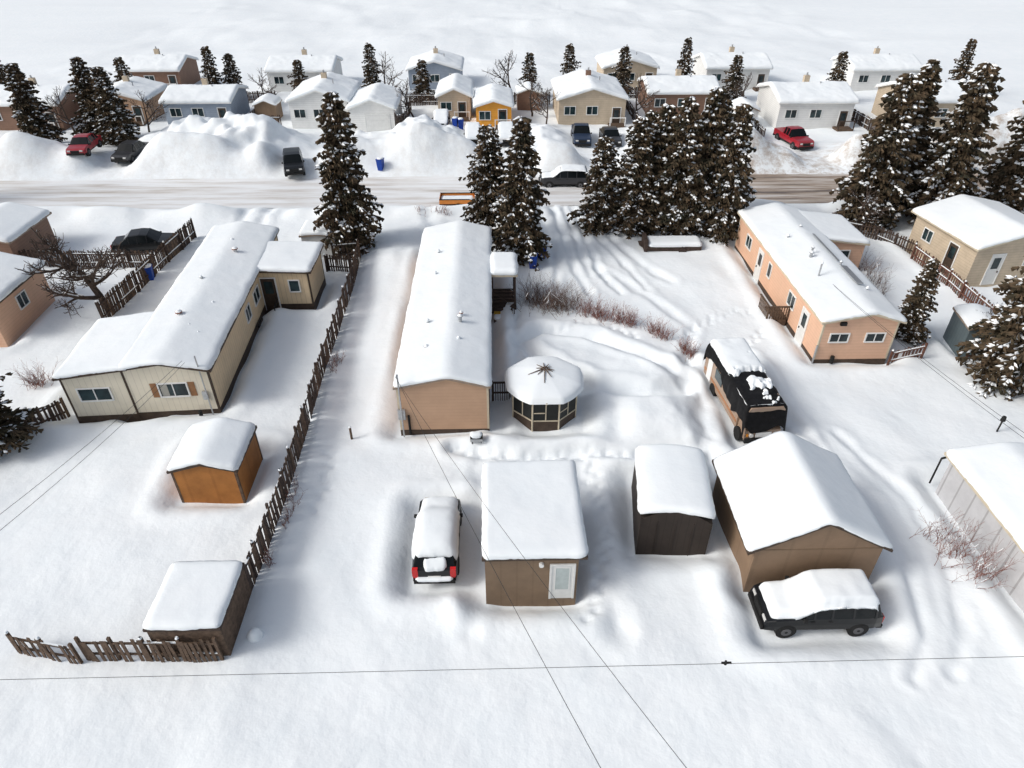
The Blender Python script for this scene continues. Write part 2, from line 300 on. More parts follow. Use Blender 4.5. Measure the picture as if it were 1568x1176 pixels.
# ------------------------------------------------------------------ buildings
def roofz(ridge,rx,w,eL,eR,x0,x1):
    def f(X,Y):
        return np.where(X<rx,ridge-(rx-X)*(ridge-eL)/(rx-x0),ridge-(X-rx)*(ridge-eR)/(x1-rx))
    return f
M_redsh=plain('shutter_brown',(.26,.13,.06),.7,.1);M_curt=plain('curtain',(.35,.34,.3),.8,.1);M_door=plain('door_white',(.66,.66,.64),.5,.05)
def block(P,pre,cx,cy,rot,w,l,eL,eR,ridge,rx=0,wall=None,fascia=None,oh=.2,st=.32,wins=(),doors=(),trim=None,skirt_shade=None,corner=None,snow=True,ohf=None,sidewall=None,ohl=None,ohr=None,open='',nz=.035):
    fascia=fascia or M_fas;trim=trim or M_trim;ohf=oh if ohf is None else ohf
    ohl=oh if ohl is None else ohl;ohr=oh if ohr is None else ohr
    hw,hl=w/2,l/2;loc=(cx,cy,0)
    f0=roofz(ridge,rx,w,eL,eR,-hw,hw)
    a=MB();poly=[(-hw,-.8),(hw,-.8),(hw,eR),(rx,ridge),(-hw,eL)]
    if abs(rx)>=hw: poly=[(-hw,-.8),(hw,-.8),(hw,eR),(-hw,eL)]
    a.prism(poly,-hl,hl)
    if sidewall:
        for i,f in enumerate(a.f):
            if len(f)==4: a.m[i]=1
    a.build(pre+'walls',[wall,sidewall or wall],P,loc,rot)
    t=.13;sl=(ridge-eL)/(rx+hw) if rx>-hw else (eL-eR)/w*-1;sr=(ridge-eR)/(hw-rx) if rx<hw else (eR-eL)/w*-1
    zl=eL-ohl*sl;zr=eR-ohr*sr
    b=MB()
    top=[(-hw-ohl,zl+t),(rx,ridge+t),(hw+ohr,zr+t)];bot=[(hw+ohr,zr+.004),(rx,ridge+.004),(-hw-ohl,zl+.004)]
    if abs(rx)>=hw: top=[top[0],top[2]];bot=[bot[0],bot[2]]
    b.prism(top+bot,-hl-ohf,hl+ohf);b.build(pre+'roof',[fascia],P,loc,rot)
    if snow:
        def zf(X,Y):
            z=f0(X,Y);d=np.abs(X-rx);k=(abs(sl)+abs(sr))/2 if abs(rx)<hw else 0
            return z+t-np.where(d<.35,k*.5*(.35-d)**2/.35,0)
        snow_cap(P,pre+'roof_snow',-hw-ohl-.03,hw+ohr+.03,-hl-ohf-.03,hl+ohf+.03,zf,st,loc,rot,open=open,nz=nz)
    c=MB()
    def fb(face,u0,u1,n0,n1,z0,z1,mi):
        if face=='f': c.box(u0,u1,-hl-n1,-hl-n0,z0,z1,mi)
        elif face=='b': c.box(u0,u1,hl+n0,hl+n1,z0,z1,mi)
        elif face=='l': c.box(-hw-n1,-hw-n0,u0,u1,z0,z1,mi)
        else: c.box(hw+n0,hw+n1,u0,u1,z0,z1,mi)
    for (face,u,z,ww,hh,*st_) in wins:
        fr=.07;A=u-ww/2;B=u+ww/2
        fb(face,A,B,.004,.02,z-hh/2,z+hh/2,1)
        fb(face,A-fr,A,.0,.06,z-hh/2-fr,z+hh/2+fr,0);fb(face,B,B+fr,.0,.06,z-hh/2-fr,z+hh/2+fr,0)
        fb(face,A,B,.0,.057,z+hh/2,z+hh/2+fr,0);fb(face,A,B,.0,.075,z-hh/2-fr,z-hh/2,0)
        if ww>.8: fb(face,u-.025,u+.025,.021,.045,z-hh/2,z+hh/2,0)
        if 'sh' in st_:
            fb(face,A-fr-.34,A-fr-.03,0,.035,z-hh/2-.05,z+hh/2+.05,4);fb(face,B+fr+.03,B+fr+.34,0,.035,z-hh/2-.05,z+hh/2+.05,4)
        if 'cur' in st_: fb(face,A+.05,A+ww*.3,.0205,.024,z-hh/2+.02,z+hh/2-.02,5)
    for (face,u,ww,hh,mi) in doors:
        z0=-.35
        fb(face,u-ww/2,u+ww/2,.004,.03,z0,hh,mi)
        fb(face,u-ww/2-.08,u-ww/2,0,.06,z0,hh+.08,0);fb(face,u+ww/2,u+ww/2+.08,0,.06,z0,hh+.08,0);fb(face,u-ww/2,u+ww/2,0,.057,hh,hh+.08,0)
        if ww<1.3: fb(face,u-ww*.3,u+ww*.3,.031,.04,hh*.45,hh*.88,1);fb(face,u+ww*.36,u+ww*.42,.031,.09,hh*.3,hh*.36,3)
        else:
            for k in range(4): fb(face,u-ww/2+.05,u+ww/2-.05,.031,.045,z0+.1+k*(hh-z0)/4,z0+(k+1)*(hh-z0)/4-.03,mi)
    if corner:
        for sx in(-1,1):
            for sy in(-1,1):
                x=sx*hw;y=sy*hl
                e=eL if sx<0 else eR
                c.box(min(x+sx*.012,x-sx*.09),max(x+sx*.012,x-sx*.09),min(y+sy*.012,y-sy*.09),max(y+sy*.012,y-sy*.09),-.5,e-.02,2)
    if skirt_shade is not None:
        for face,n in(('f',hw),('b',hw),('l',hl),('r',hl)): fb(face,-n-.01,n+.01,.003,.018,-.7,skirt_shade,3)  # dark skirting strip, with the shade at the wall base painted into it
    if c.v: c.build(pre+'windows_doors_trim',[trim,M_glass,corner or trim,M_dtrim,M_redsh,M_curt,M_door],P,loc,rot)
def vents(P,L,mat2=None):
    a=MB()
    for x,y,z,r,h,mi in L:
        a.cyl((x,y,z-.3),(x,y,z+h),r,10,0);a.cyl((x,y,z+h),(x,y,z+h+.06),r*1.6,10,mi);a.cyl((x,y,z+h+.06),(x,y,z+h+.14),r*1.5,10,2,r*.5)
    a.build('roof_vents',[M_metal,M_rust,SNOW],P,smooth=False)
# main home
P=E('mobile_home',-2.72,36.0)
block(P,'',0,0,0,4.45,18.7,2.55,2.55,3.08,0.25,wall=M_tan,oh=.13,st=.16,corner=M_ctrim,skirt_shade=-.05,wins=[('r',-5.5,1.4,1.1,.8),('r',0,1.4,1.4,.8),('r',5,1.4,.9,.8),('l',-5,1.4,1.1,.8),('l',3,1.4,1.3,.8)],doors=[('r',3.6,.9,1.9,6)])
vents(P,[(.72,-4.3,3.15,.1,.4,0),(.75,-3.6,3.15,.07,.2,1),(-1.05,-4.1,2.95,.07,.25,2),(-.95,-6.5,2.95,.09,.12,0),(-1,4.6,2.95,.07,.25,2),(-1,1.6,2.95,.06,.2,2),(.7,-6,3.05,.06,.2,2)])
a=MB();a.cyl((-2.05,-9.6,-.3),(-2.05,-9.6,3.5),.04,8,0);a.box(-2.25,-1.9,-9.5,-9.37,.7,1.3,0);a.cyl((-2.05,-9.6,3.5),(-2.05,-9.85,3.5),.05,6,0)
a.cyl((-1.75,-9.42,-.3),(-1.75,-9.42,.9),.06,8,1);a.build('service_mast_and_meter',[M_metal,M_black],P)
a=MB();a.box(2.25,2.31,-9.3,9.3,2.42,2.52,0);a.box(-2.31,-2.25,-9.3,9.3,2.42,2.52,0);a.build('gutters',[M_ctrim],P)
a=MB()
for x in(2.4,3.85):
    for y in(2.6,4.9): a.box(x-.06,x+.06,y-.06,y+.06,-.3,2.45,0)
a.box(2.3,3.95,2.5,5,-.2,.25,0)
for z in(.55,.8,1.05,1.3): a.box(2.4,3.85,2.55,2.6,z,z+.06,0);a.box(3.86,3.9,2.6,4.9,z,z+.06,0)
for i in range(4): a.box(2.5,3.7,1.3+i*.3,1.6+i*.3,-.3,-.1+i*.1,1 if i in(1,2) else 0)
a.box(2.4,2.46,1.3,2.5,.4,.5,0);a.box(3.75,3.81,1.3,2.5,.4,.5,0)
a.build('porch_frame',[M_wood2,M_yel],P)
snow_cap(P,'step_snow',2.45,3.75,1.25,1.9,lambda X,Y:X*0-.02,.16,er=.2,step=.08)
a=MB();a.box(2.3,4.0,2.35,5.1,2.45,2.6,0);a.build('porch_roof',[M_ctrim],P)
snow_cap(P,'porch_snow',2.3,4.05,2.3,5.15,lambda X,Y:X*0+2.6,.35)
# left home
P=E('l_shaped_mobile_home',-17.1,36.9,0,rad(3.2))
block(P,'',0,0,0,4.2,17.2,2.8,2.55,3.05,-.1,wall=M_cream,sidewall=M_cream2,oh=.2,ohl=0,st=.2,corner=M_dtrim,skirt_shade=.1,fascia=M_dtrim,open='',
 wins=[('r',-1.0,1.45,.9,.8),('r',1.2,1.45,1.2,.8),('f',.15,1.45,1.35,.75,'sh','cur')],doors=[])
block(P,'wing_',-3.55,-6.02,0,3.1,5.2,2.45,2.8,2.8,1.56,wall=M_cream,oh=.2,ohr=.35,st=.2,corner=M_dtrim,skirt_shade=.05,fascia=M_dtrim,open='r',wins=[('f',-.15,1.4,1.5,.7)])
block(P,'side_',3.35,4.3,rad(-3.2),4.0,3.7,2.5,2.35,2.5,-2.01,wall=M_cream2,oh=.25,ohl=.3,st=.25,corner=M_dtrim,skirt_shade=.1,fascia=M_dtrim,open='l',wins=[('f',1.0,1.4,.6,.75)],doors=[('f',-.65,.9,1.95,3)])
vents(P,[(-.4,-4.2,3.15,.12,.3,1),(.6,3.9,3.1,.12,.3,1),(-.4,0,3.1,.07,.3,0),(.4,-5.2,3.05,.06,.12,2),(.9,-2.6,2.95,.06,.12,2),(0,5.6,3.1,.06,.2,2),(1,-5.8,2.95,.05,.1,2)])
a=MB();a.cyl((1.75,-8.75,-.3),(1.75,-8.75,3.5),.035,8,0);a.box(1.5,1.75,-8.72,-8.63,.8,1.3,0);a.cyl((1.2,-8.9,-.3),(1.2,-8.9,.25),.1,8,1);a.box(2.3,2.4,-.5,.5,.1,.25,1);a.build('meter',[M_metal,M_black],P)
a=MB()
for k in range(3): a.box(3,3.05,2.0-k*.4,2.05-k*.4,-.3,.8-k*.15,0)
a.box(2.99,3.06,1.2,2.1,.5,.56,0);a.build('step_railing',[M_black],P)
P=E('garden_shed',-12.9,47.6);block(P,'',0,0,0,2.4,2.2,1.7,1.7,1.8,0,wall=M_white,oh=.12,st=.25)
# right home
P=E('peach_mobile_home',20.35,40.25)
block(P,'',0,0,0,4.25,15.7,2.5,2.5,3.0,.4,wall=M_peach,oh=.25,st=.2,corner=M_ctrim,skirt_shade=-.02,fascia=M_ctrim,
 wins=[('f',-1.05,1.45,1.0,.5),('f',1.0,1.45,1.0,.5),('l',-3.4,1.4,1.0,.8),('l',.7,1.4,.5,.9),('l',5.2,1.4,1,.8)],doors=[('l',-5.6,.85,1.9,6),('l',2.6,.85,1.9,6)])
block(P,'rear_',3.6,5.3,0,3.2,4.4,2.5,2.1,2.5,-1.61,wall=M_peach,oh=.2,ohl=.3,st=.25,open='l',fascia=M_ctrim,wins=[('f',.2,1.3,.8,.7)])
vents(P,[(-.5,-1,3.1,.09,.35,0),(-.3,-.6,3.1,.07,.5,0),(-.9,-3.4,3,.05,.9,2),(.9,-2.2,3.05,.06,.3,0),(-.8,2.2,3.0,.06,.2,2),(.5,3.5,3.1,.07,.2,0),(1.2,-5.3,3.0,.06,.2,2)])
a=MB()
a.box(-3.5,-2.15,-3.6,-1.9,-.3,.15,0)
for x in(-3.5,-2.85,-2.2): a.box(x-.04,x+.04,-3.6,-3.52,-.3,1.1,0)
for i in range(9): a.box(-3.5+i*.16,-3.44+i*.16,-3.59,-3.55,.1,1,0);a.box(-3.52,-3.48,-3.5+i*.18,-3.44+i*.18,.1,1,0)
a.box(-3.5,-2.2,-3.62,-3.52,1.0,1.08,0);a.box(-3.54,-3.44,-3.6,-1.9,1.0,1.08,0);a.build('deck',[M_wood],P)
a=MB();a.cyl((-2.2,-7.95,-.2),(-2.2,-7.95,1),.05,6,0);a.cyl((-1.1,-7.95,-.2),(-1.1,-7.95,.25),.12,8,1);a.box(-1.25,-.9,-8.0,-7.87,2.3,2.5,1);a.build('meter',[M_metal,M_black],P)
a=MB()
a.prism([(.7,3.31),(1.1,3.26),(1.1,3.32),(.7,3.37)],-4.9,-2.6,0);a.prism([(.8,3.31),(.95,3.28),(.95,3.33),(.8,3.36)],-1.9,2.2,0);a.build('exposed_shingles',[M_metal],P)
# shed centre
P=E('brown_shed',1.13,18.85)
block(P,'',0,0,0,3.45,4.85,2.25,2.25,2.25,-1.726,wall=M_brown,oh=.1,ohr=.3,ohf=.12,st=.24,fascia=M_dtrim,trim=M_trim)
a=MB()
a.box(.75,1.55,-2.465,-2.43,-.05,1.85,0)
a.box(.67,.75,-2.49,-2.43,-.05,1.93,0);a.box(1.55,1.63,-2.49,-2.43,-.05,1.93,0);a.box(.75,1.55,-2.487,-2.43,1.85,1.93,0)
a.box(.9,1.4,-2.475,-2.466,.5,1.7,1);a.box(.86,.9,-2.483,-2.466,.46,1.74,0);a.box(1.4,1.44,-2.483,-2.466,.46,1.74,0)
a.cyl((.35,-2.42,1.95),(.35,-2.56,1.95),.09,10,2);a.build('door_and_light',[M_door,plain('frosted_glass',(.42,.47,.46),.15,.1),M_trim],P)
# dark shed
P=E('dark_shed',7.2,20.45,0,rad(-7))
block(P,'',0,0,0,2.8,3.9,1.65,1.65,1.8,0,wall=M_dk,oh=.0,ohf=0,st=.1,fascia=M_dk,snow=False)
def gz(X,Y): return 1.74+.5*np.sqrt(np.clip(1-(np.abs(X)/1.75)**2.6,0,1))
snow_cap(P,'roof_snow',-1.52,1.52,-2.0,2.05,gz,.25,er=.25,lo=.25)
a=MB();a.prism([(-1.4,1.5),(1.4,1.5),(1.4,1.74),(.75,2.15),(0,2.28),(-.75,2.15),(-1.4,1.74)],-1.965,-1.9,0)
a.box(-.02,.02,-1.975,-1.96,-.2,1.8,0);a.box(-.72,-.68,-1.98,-1.96,-.2,1.7,0);a.box(.68,.72,-1.98,-1.96,-.2,1.7,0);a.build('front_gable_and_door_battens',[M_dk],P)
# garage
P=E('tan_garage',11.9,19.2)
block(P,'',0,0,0,4.8,4.9,2.1,2.1,3.45,0,wall=M_gar,oh=.32,ohf=.12,st=.22,fascia=M_dtrim)
a=MB();a.box(-2.405,2.405,-2.465,-2.452,2.04,2.09,0);a.build('gable_trim_board',[M_brown],P)
P=E('orange_shed',-12.9,23.6)
block(P,'',0,0,0,2.8,2.9,1.5,1.5,1.9,0,wall=M_org,oh=.12,ohf=.1,st=.22,fascia=M_dtrim,corner=M_wood)
P=E('lean_to_woodshed',-10.9,15.6)
block(P,'',0,0,0,2.5,2.7,1.5,1.5,1.5,-1.251,wall=M_wood,oh=.06,st=.2,fascia=M_wood2)
# gazebo
P=E('gazebo',2.35,28.4)
a=MB();n=8;rr=1.75
pts=[(rr*math.cos(rad(22.5+45*i)),rr*math.sin(rad(22.5+45*i))) for i in range(n)]
for i in range(n):
    x0,y0=pts[i];x1,y1=pts[(i+1)%n]
    a.cyl((x0,y0,-.4),(x0,y0,1.6),.045,6,0)
    def lerp(t,z,o=0):
        k=1+o;return (((x0+(x1-x0)*t)*k),((y0+(y1-y0)*t)*k),z)
    def panel(t0,t1,z0,z1,th,mi):
        a.hexa([lerp(t0,z0,-th),lerp(t1,z0,-th),lerp(t1,z0,th),lerp(t0,z0,th),lerp(t0,z1,-th),lerp(t1,z1,-th),lerp(t1,z1,th),lerp(t0,z1,th)],mi)
    panel(.04,.96,-.4,.25,.012,2);panel(.03,.97,.25,.31,.02,0);panel(.03,.97,1.42,1.55,.02,2);panel(.48,.52,.31,1.42,.015,0)
    panel(.04,.96,.32,1.41,.004,1)
    if i in(5,6): panel(.05,.47,.75,.8,.02,0)
a.cyl((0,0,1.56),(0,0,1.66),1.98,8,0)
a.build('octagonal_frame',[M_ctrim,plain('screen_mesh',(.015,.017,.016),.5,.2),M_dtrim],P)
th=np.linspace(0,2*np.pi,97);rs=np.linspace(0.001,1,22);T_,R_=np.meshgrid(th,rs,indexing='ij')
oc=1+(1/np.cos(((T_+np.pi/8)%(np.pi/4))-np.pi/8)-1)*.6
rad_=2.02*R_*oc*(1+.02*np.sin(T_*5)*R_)
Z=1.66+.42*(1-R_)+.27*np.sqrt(np.clip(1-R_**8,0,1))+.05*np.sin(T_*3+1)*R_*(1-R_)+.05*(vn(rad_*np.cos(T_)*1.5,rad_*np.sin(T_)*1.5,5)-.5)*(1-R_);Z[:,-1]=1.6
gridmesh('roof_snow',rad_*np.cos(T_),rad_*np.sin(T_),Z,SNOW,P)
a=MB()
for k in range(11):
    t=rad(k*33+R.uniform(-8,8));L=R.uniform(.4,1.0)
    a.cyl((.1*math.cos(t),.1*math.sin(t),2.38),(L*math.cos(t),L*math.sin(t),2.39-.42*L/1.97),.035,5,0,.015)
a.cyl((0,0,2.2),(0,0,2.48),.07,8,0,.03);a.build('exposed_roof_ribs',[M_wood],P)
P=E('deck_railing',.05,29.3)
a=MB();
for i in range(8): a.box(-.35+i*.12,-.3+i*.12,-.03,.02,-.3,.85,0)
a.box(-.4,.6,-.05,.04,.85,.93,0);a.box(-.4,.6,-.045,.03,.2,.27,0)
for i in range(7): a.box(.56,.6,.1+i*.16,.15+i*.16,-.3,.85,0)
a.box(.55,.62,.05,1.2,.85,.93,0);a.box(-.42,-.34,-.06,.04,-.3,1,0);a.build('balusters',[M_wood2],P)
P=E('long_white_shed',22.1,16.0)
block(P,'',0,0,0,4.3,12,1.75,1.75,2.15,0,wall=siding('pale_panel',(.5,.5,.51),'v',.9,.1,.3),oh=.25,st=.3,fascia=M_ctrim)
P=E('beige_house',35.2,45.3,0,rad(8))
block(P,'',0,0,0,6.6,6.4,2.5,2.5,3.3,0,wall=M_beige,oh=.35,st=.25,wins=[('f',1.2,1.4,1,.8),('l',1.5,1.4,.9,.8)],doors=[('f',-1.5,.9,1.9,6),('l',-1.2,.85,1.9,3)],fascia=M_ctrim)
P=E('slate_shed',28.3,34.0,0,rad(-10));block(P,'',0,0,0,1.9,2.4,1.5,1.5,1.8,0,wall=M_blueg,oh=.1,st=.12)
P=E('tan_bungalow',-32.6,38.3);block(P,'',0,0,0,6,5.6,2.3,2.3,3.0,0,wall=M_peach,oh=.3,st=.25,fascia=M_dtrim,wins=[('r',0,1.3,.9,.8),('f',1,1.3,1,.8)])
P=E('brown_bungalow',-36.4,47.5);block(P,'',0,0,0,5,5,2.2,2.2,2.8,0,wall=M_redb,oh=.3,st=.25,wins=[('f',1,1.3,1,.8)])
def far(name,x0,x1,y0,d,ev,mat,ridge=1.2,ax='x',wins=2,garage=False,rot=0):
    cx=(x0+x1)/2;P=E(name,cx,y0+d/2,0,rot);w=x1-x0
    W=[];D=[];fc='r' if ax=='x' else 'f'
    for i in range(wins): W.append((fc,-w/2+w*(i+.5)/(wins+1),ev*.58,1.2,.85))
    if garage: D.append((fc,w/2-1.9,2.6,2.0,6))
    elif w>3.5: D.append((fc,w/2-1.0,.9,1.9,3))
    if ax=='x': block(P,'',0,0,rad(-90),d,w,ev,ev,ev+ridge,0,wall=mat,oh=.3,st=.3,wins=W,doors=D,fascia=M_trim,nz=.1)
    else: block(P,'',0,0,0,w,d,ev,ev,ev+ridge,0,wall=mat,oh=.3,st=.3,wins=W,doors=D,fascia=M_trim,nz=.1)
    if w>5:
        a=MB();a.box(-.3,.3,.6,1.1,ev,ev+ridge+.9,0);a.cyl((0,.85,ev+ridge+.9),(0,.85,ev+ridge+1.2),.1,8,1)
        a.cyl((1.2,-.4,ev),(1.2,-.4,ev+ridge+.5),.07,8,1);a.build('chimney_and_vents',[M_beige if mat is not M_beige else M_redb,M_metal],P)
    if w>3.3 and not garage:
        a=MB();x=w/2-1.0
        a.box(x-.9,x+.9,-d/2-1.4,-d/2-.02,-.3,.25,0)
        for q in(-.85,.85): a.box(x+q-.05,x+q+.05,-d/2-1.4,-d/2-1.3,.25,1.2,1)
        a.box(x-.9,x+.9,-d/2-1.39,-d/2-1.31,1.1,1.18,1);a.build('porch_steps',[M_wood,M_trim if mat is not M_white else M_wood2],P)
far('greyblue_house',-37.5,-30.0,82,6.5,2.5,M_grey,.8)
far('white_house',-22.8,-16.3,80,8,3.0,M_white,1.1,'y');far('white_garage',-15.9,-11.0,78.3,7,2.6,M_white,.9,'y',0,True)
far('beige_house',-6.6,-2.8,84,7,2.5,M_beige,.8,'y',1);far('orange_bungalow',-2.1,1.9,80.5,7,2.2,M_orh,.6,'y',1)
far('beige_house',7.3,14.9,81,9,2.8,M_beige,1.1,'y',2);far('brown_house',18.3,26.6,85,6.5,2.5,M_redb,.9)
far('white_house',31.8,40.2,79,7.5,2.8,M_white,1.0);far('beige_house',46,54.5,79,7,2.8,M_beige,1.1)
far('brown_house',-57,-48.5,80.5,7,2.7,M_redb,1.0);far('tan_house',-46.5,-40,83,6.5,2.5,M_tan,.9,'y')
P=E('garden_shed',28.5,81);block(P,'',0,0,0,2.4,3,1.8,1.8,2.3,0,wall=M_white,oh=.15,st=.3)
P=E('garden_shed',4.2,89);block(P,'',0,0,0,2.8,3,1.9,1.9,2.4,0,wall=M_redb,oh=.15,st=.3)
P=E('garden_shed',-26.5,84.5);block(P,'',0,0,0,2.4,2.6,1.8,1.8,2.3,0,wall=M_brown,oh=.15,st=.3)
# houses backing on to the row
far('white_house',-30,-21.5,98,7,2.5,M_white,1.0);far('grey_house',-11.5,-4.5,99,7,2.4,M_grey,1.0,'y')
far('beige_house',14.8,22,99,7,2.5,M_beige,1.0,'y');far('white_house',28.5,37,98,7,2.6,M_white,1.0);far('brown_house',-50,-42,99,7,2.5,M_redb,1.0);far('white_house',48,57,97,7,2.5,M_white,1.0)
# ------------------------------------------------------------------ fences
def fence(name,P,h=1.2,mat=None,pw=.11,gap=.05,lean=.03,snow=True,jag=.06,rails=True,side=1,sr=.5,oth=None):
    mat=mat or M_wood2
    x0,y0=P[0];Em=E(name,x0,y0)
    a=MB();s=MB()
    for (ax,ay),(bx,by) in zip(P[:-1],P[1:]):
        L=math.hypot(bx-ax,by-ay);ux,uy=(bx-ax)/L,(by-ay)/L;nx,ny=-uy*side,ux*side
        def pt(t,n,z): return (ax+ux*t+nx*n-x0,ay+uy*t+ny*n-y0,z)
        t=0
        base=[hz(ax+ux*q,ay+uy*q) for q in np.linspace(0,L,max(2,int(L/1.2)))]
        def bz(t):
            q=t/L*(len(base)-1);i=min(int(q),len(base)-2);return base[i]*(1-q+i)+base[i+1]*(q-i)
        while t<L-pw:
            z0=bz(t);hh=h+R.uniform(-jag,jag);ln=R.gauss(0,lean);l2=R.gauss(0,lean)
            o=R.uniform(-.01,.01)
            if R.random()>.02:
                a.hexa([pt(t,o,z0-.5),pt(t+pw,o,z0-.5),pt(t+pw,o+.025,z0-.5),pt(t,o+.025,z0-.5),pt(t+ln,o+l2,z0+hh),pt(t+pw+ln,o+l2,z0+hh),pt(t+pw+ln,o+.025+l2,z0+hh),pt(t+ln,o+.025+l2,z0+hh)],R.choice((0,0,1)))
            t+=pw+gap*R.uniform(.6,1.5)
        k=int(L/2.2)+1
        for i in range(k+1):
            t=i*L/k;z0=bz(t);a.hexa([pt(t-.05,-.11,z0-.5),pt(t+.05,-.11,z0-.5),pt(t+.05,-.015,z0-.5),pt(t-.05,-.015,z0-.5),pt(t-.05,-.11,z0+h+.08),pt(t+.05,-.11,z0+h+.08),pt(t+.05,-.015,z0+h+.08),pt(t-.05,-.015,z0+h+.08)],0)
            if snow and R.random()<.5: s.cyl(pt(t,-.06,z0+h+.07),pt(t,-.06,z0+h+.15),.07,7,0,.04)
            if i<k:
                t2=(i+1)*L/k;z1=bz(t2)
                for f in(.3,.82):
                    p=[pt(t,-.07,z0+h*f-.04),pt(t2,-.07,z1+h*f-.04),pt(t2,-.02,z1+h*f-.04),pt(t,-.02,z0+h*f-.04)]
                    a.hexa(p+[(q[0],q[1],q[2]+.09) for q in p],0)
                    if snow and R.random()<sr:
                        q=[(v[0],v[1],v[2]+.092) for v in p];s.hexa(q+[(v[0],v[1],v[2]+.04) for v in q],0)
    a.build('boards',[mat,oth or M_wood],Em)
    if s.v: s.build('snow_on_rails',[SNOW],Em)
fence('wooden_fence',[(-9.85,14.35),(-9.6,18.1),(-9.5,22.1),(-9.6,26.6),(-9.8,32.4),(-9.8,39.2),(-9.9,46)],1.4,M_wood2,.14,.03,.035,jag=.09,side=-1,sr=.3)
fence('picket_fence',[(-17.2,14.5),(-14.8,14.0)],1.05,M_wood,.12,.08,.07,side=-1,sr=.3)
fence('picket_fence',[(-14.6,14.15),(-12.4,14.1),(-9.9,14.05)],1.2,M_wood,.12,.07,.05,side=-1,sr=.3)
fence('wooden_fence',[(-24.7,37.6),(-24.1,44),(-23.4,50.3)],1.5,gap=.02)
fence('wooden_fence',[(-34,45.6),(-28.2,45.4),(-24.3,45.2)],1.3)
fence('wooden_fence',[(-12.0,44.2),(-9.9,44)],1.2);fence('wooden_fence',[(-11.9,46.2),(-10,46.1)],1.3)
fence('wooden_fence',[(-22.5,28.6),(-24,26),(-27,22)],1.2)
fence('wooden_fence',[(30.4,45.2),(30.7,41),(31,36.5)],1.1,gap=.08,mat=M_redw);fence('wooden_fence',[(27.4,50),(29.5,49),(31.3,46.6)],1.1,gap=.08)
fence('picket_fence',[(22.6,32.3),(24.4,32.3)],.95,M_redw,gap=.06,oth=M_redw);fence('wooden_fence',[(27,32.2),(29.8,31.5)],1.0,gap=.08,mat=M_redw)
fence('wooden_fence',[(-28,80),(-24,80)],1.4);fence('wooden_fence',[(-10.2,88),(-10.3,74)],1.3);fence('wooden_fence',[(16.3,92),(16.3,79)],1.3);fence('wooden_fence',[(28.6,90),(28.8,74)],1.3);fence('wooden_fence',[(42,88),(42,76)],1.3)
fence('wooden_fence',[(-11,90),(-7,90)],1.4);fence('wooden_fence',[(2.5,90.8),(7,91)],1.4);fence('wooden_fence',[(-39,92),(-28,92)],1.4);fence('wooden_fence',[(16.3,93),(30,93)],1.4);fence('wooden_fence',[(-27.6,92),(-27.8,82)],1.4)
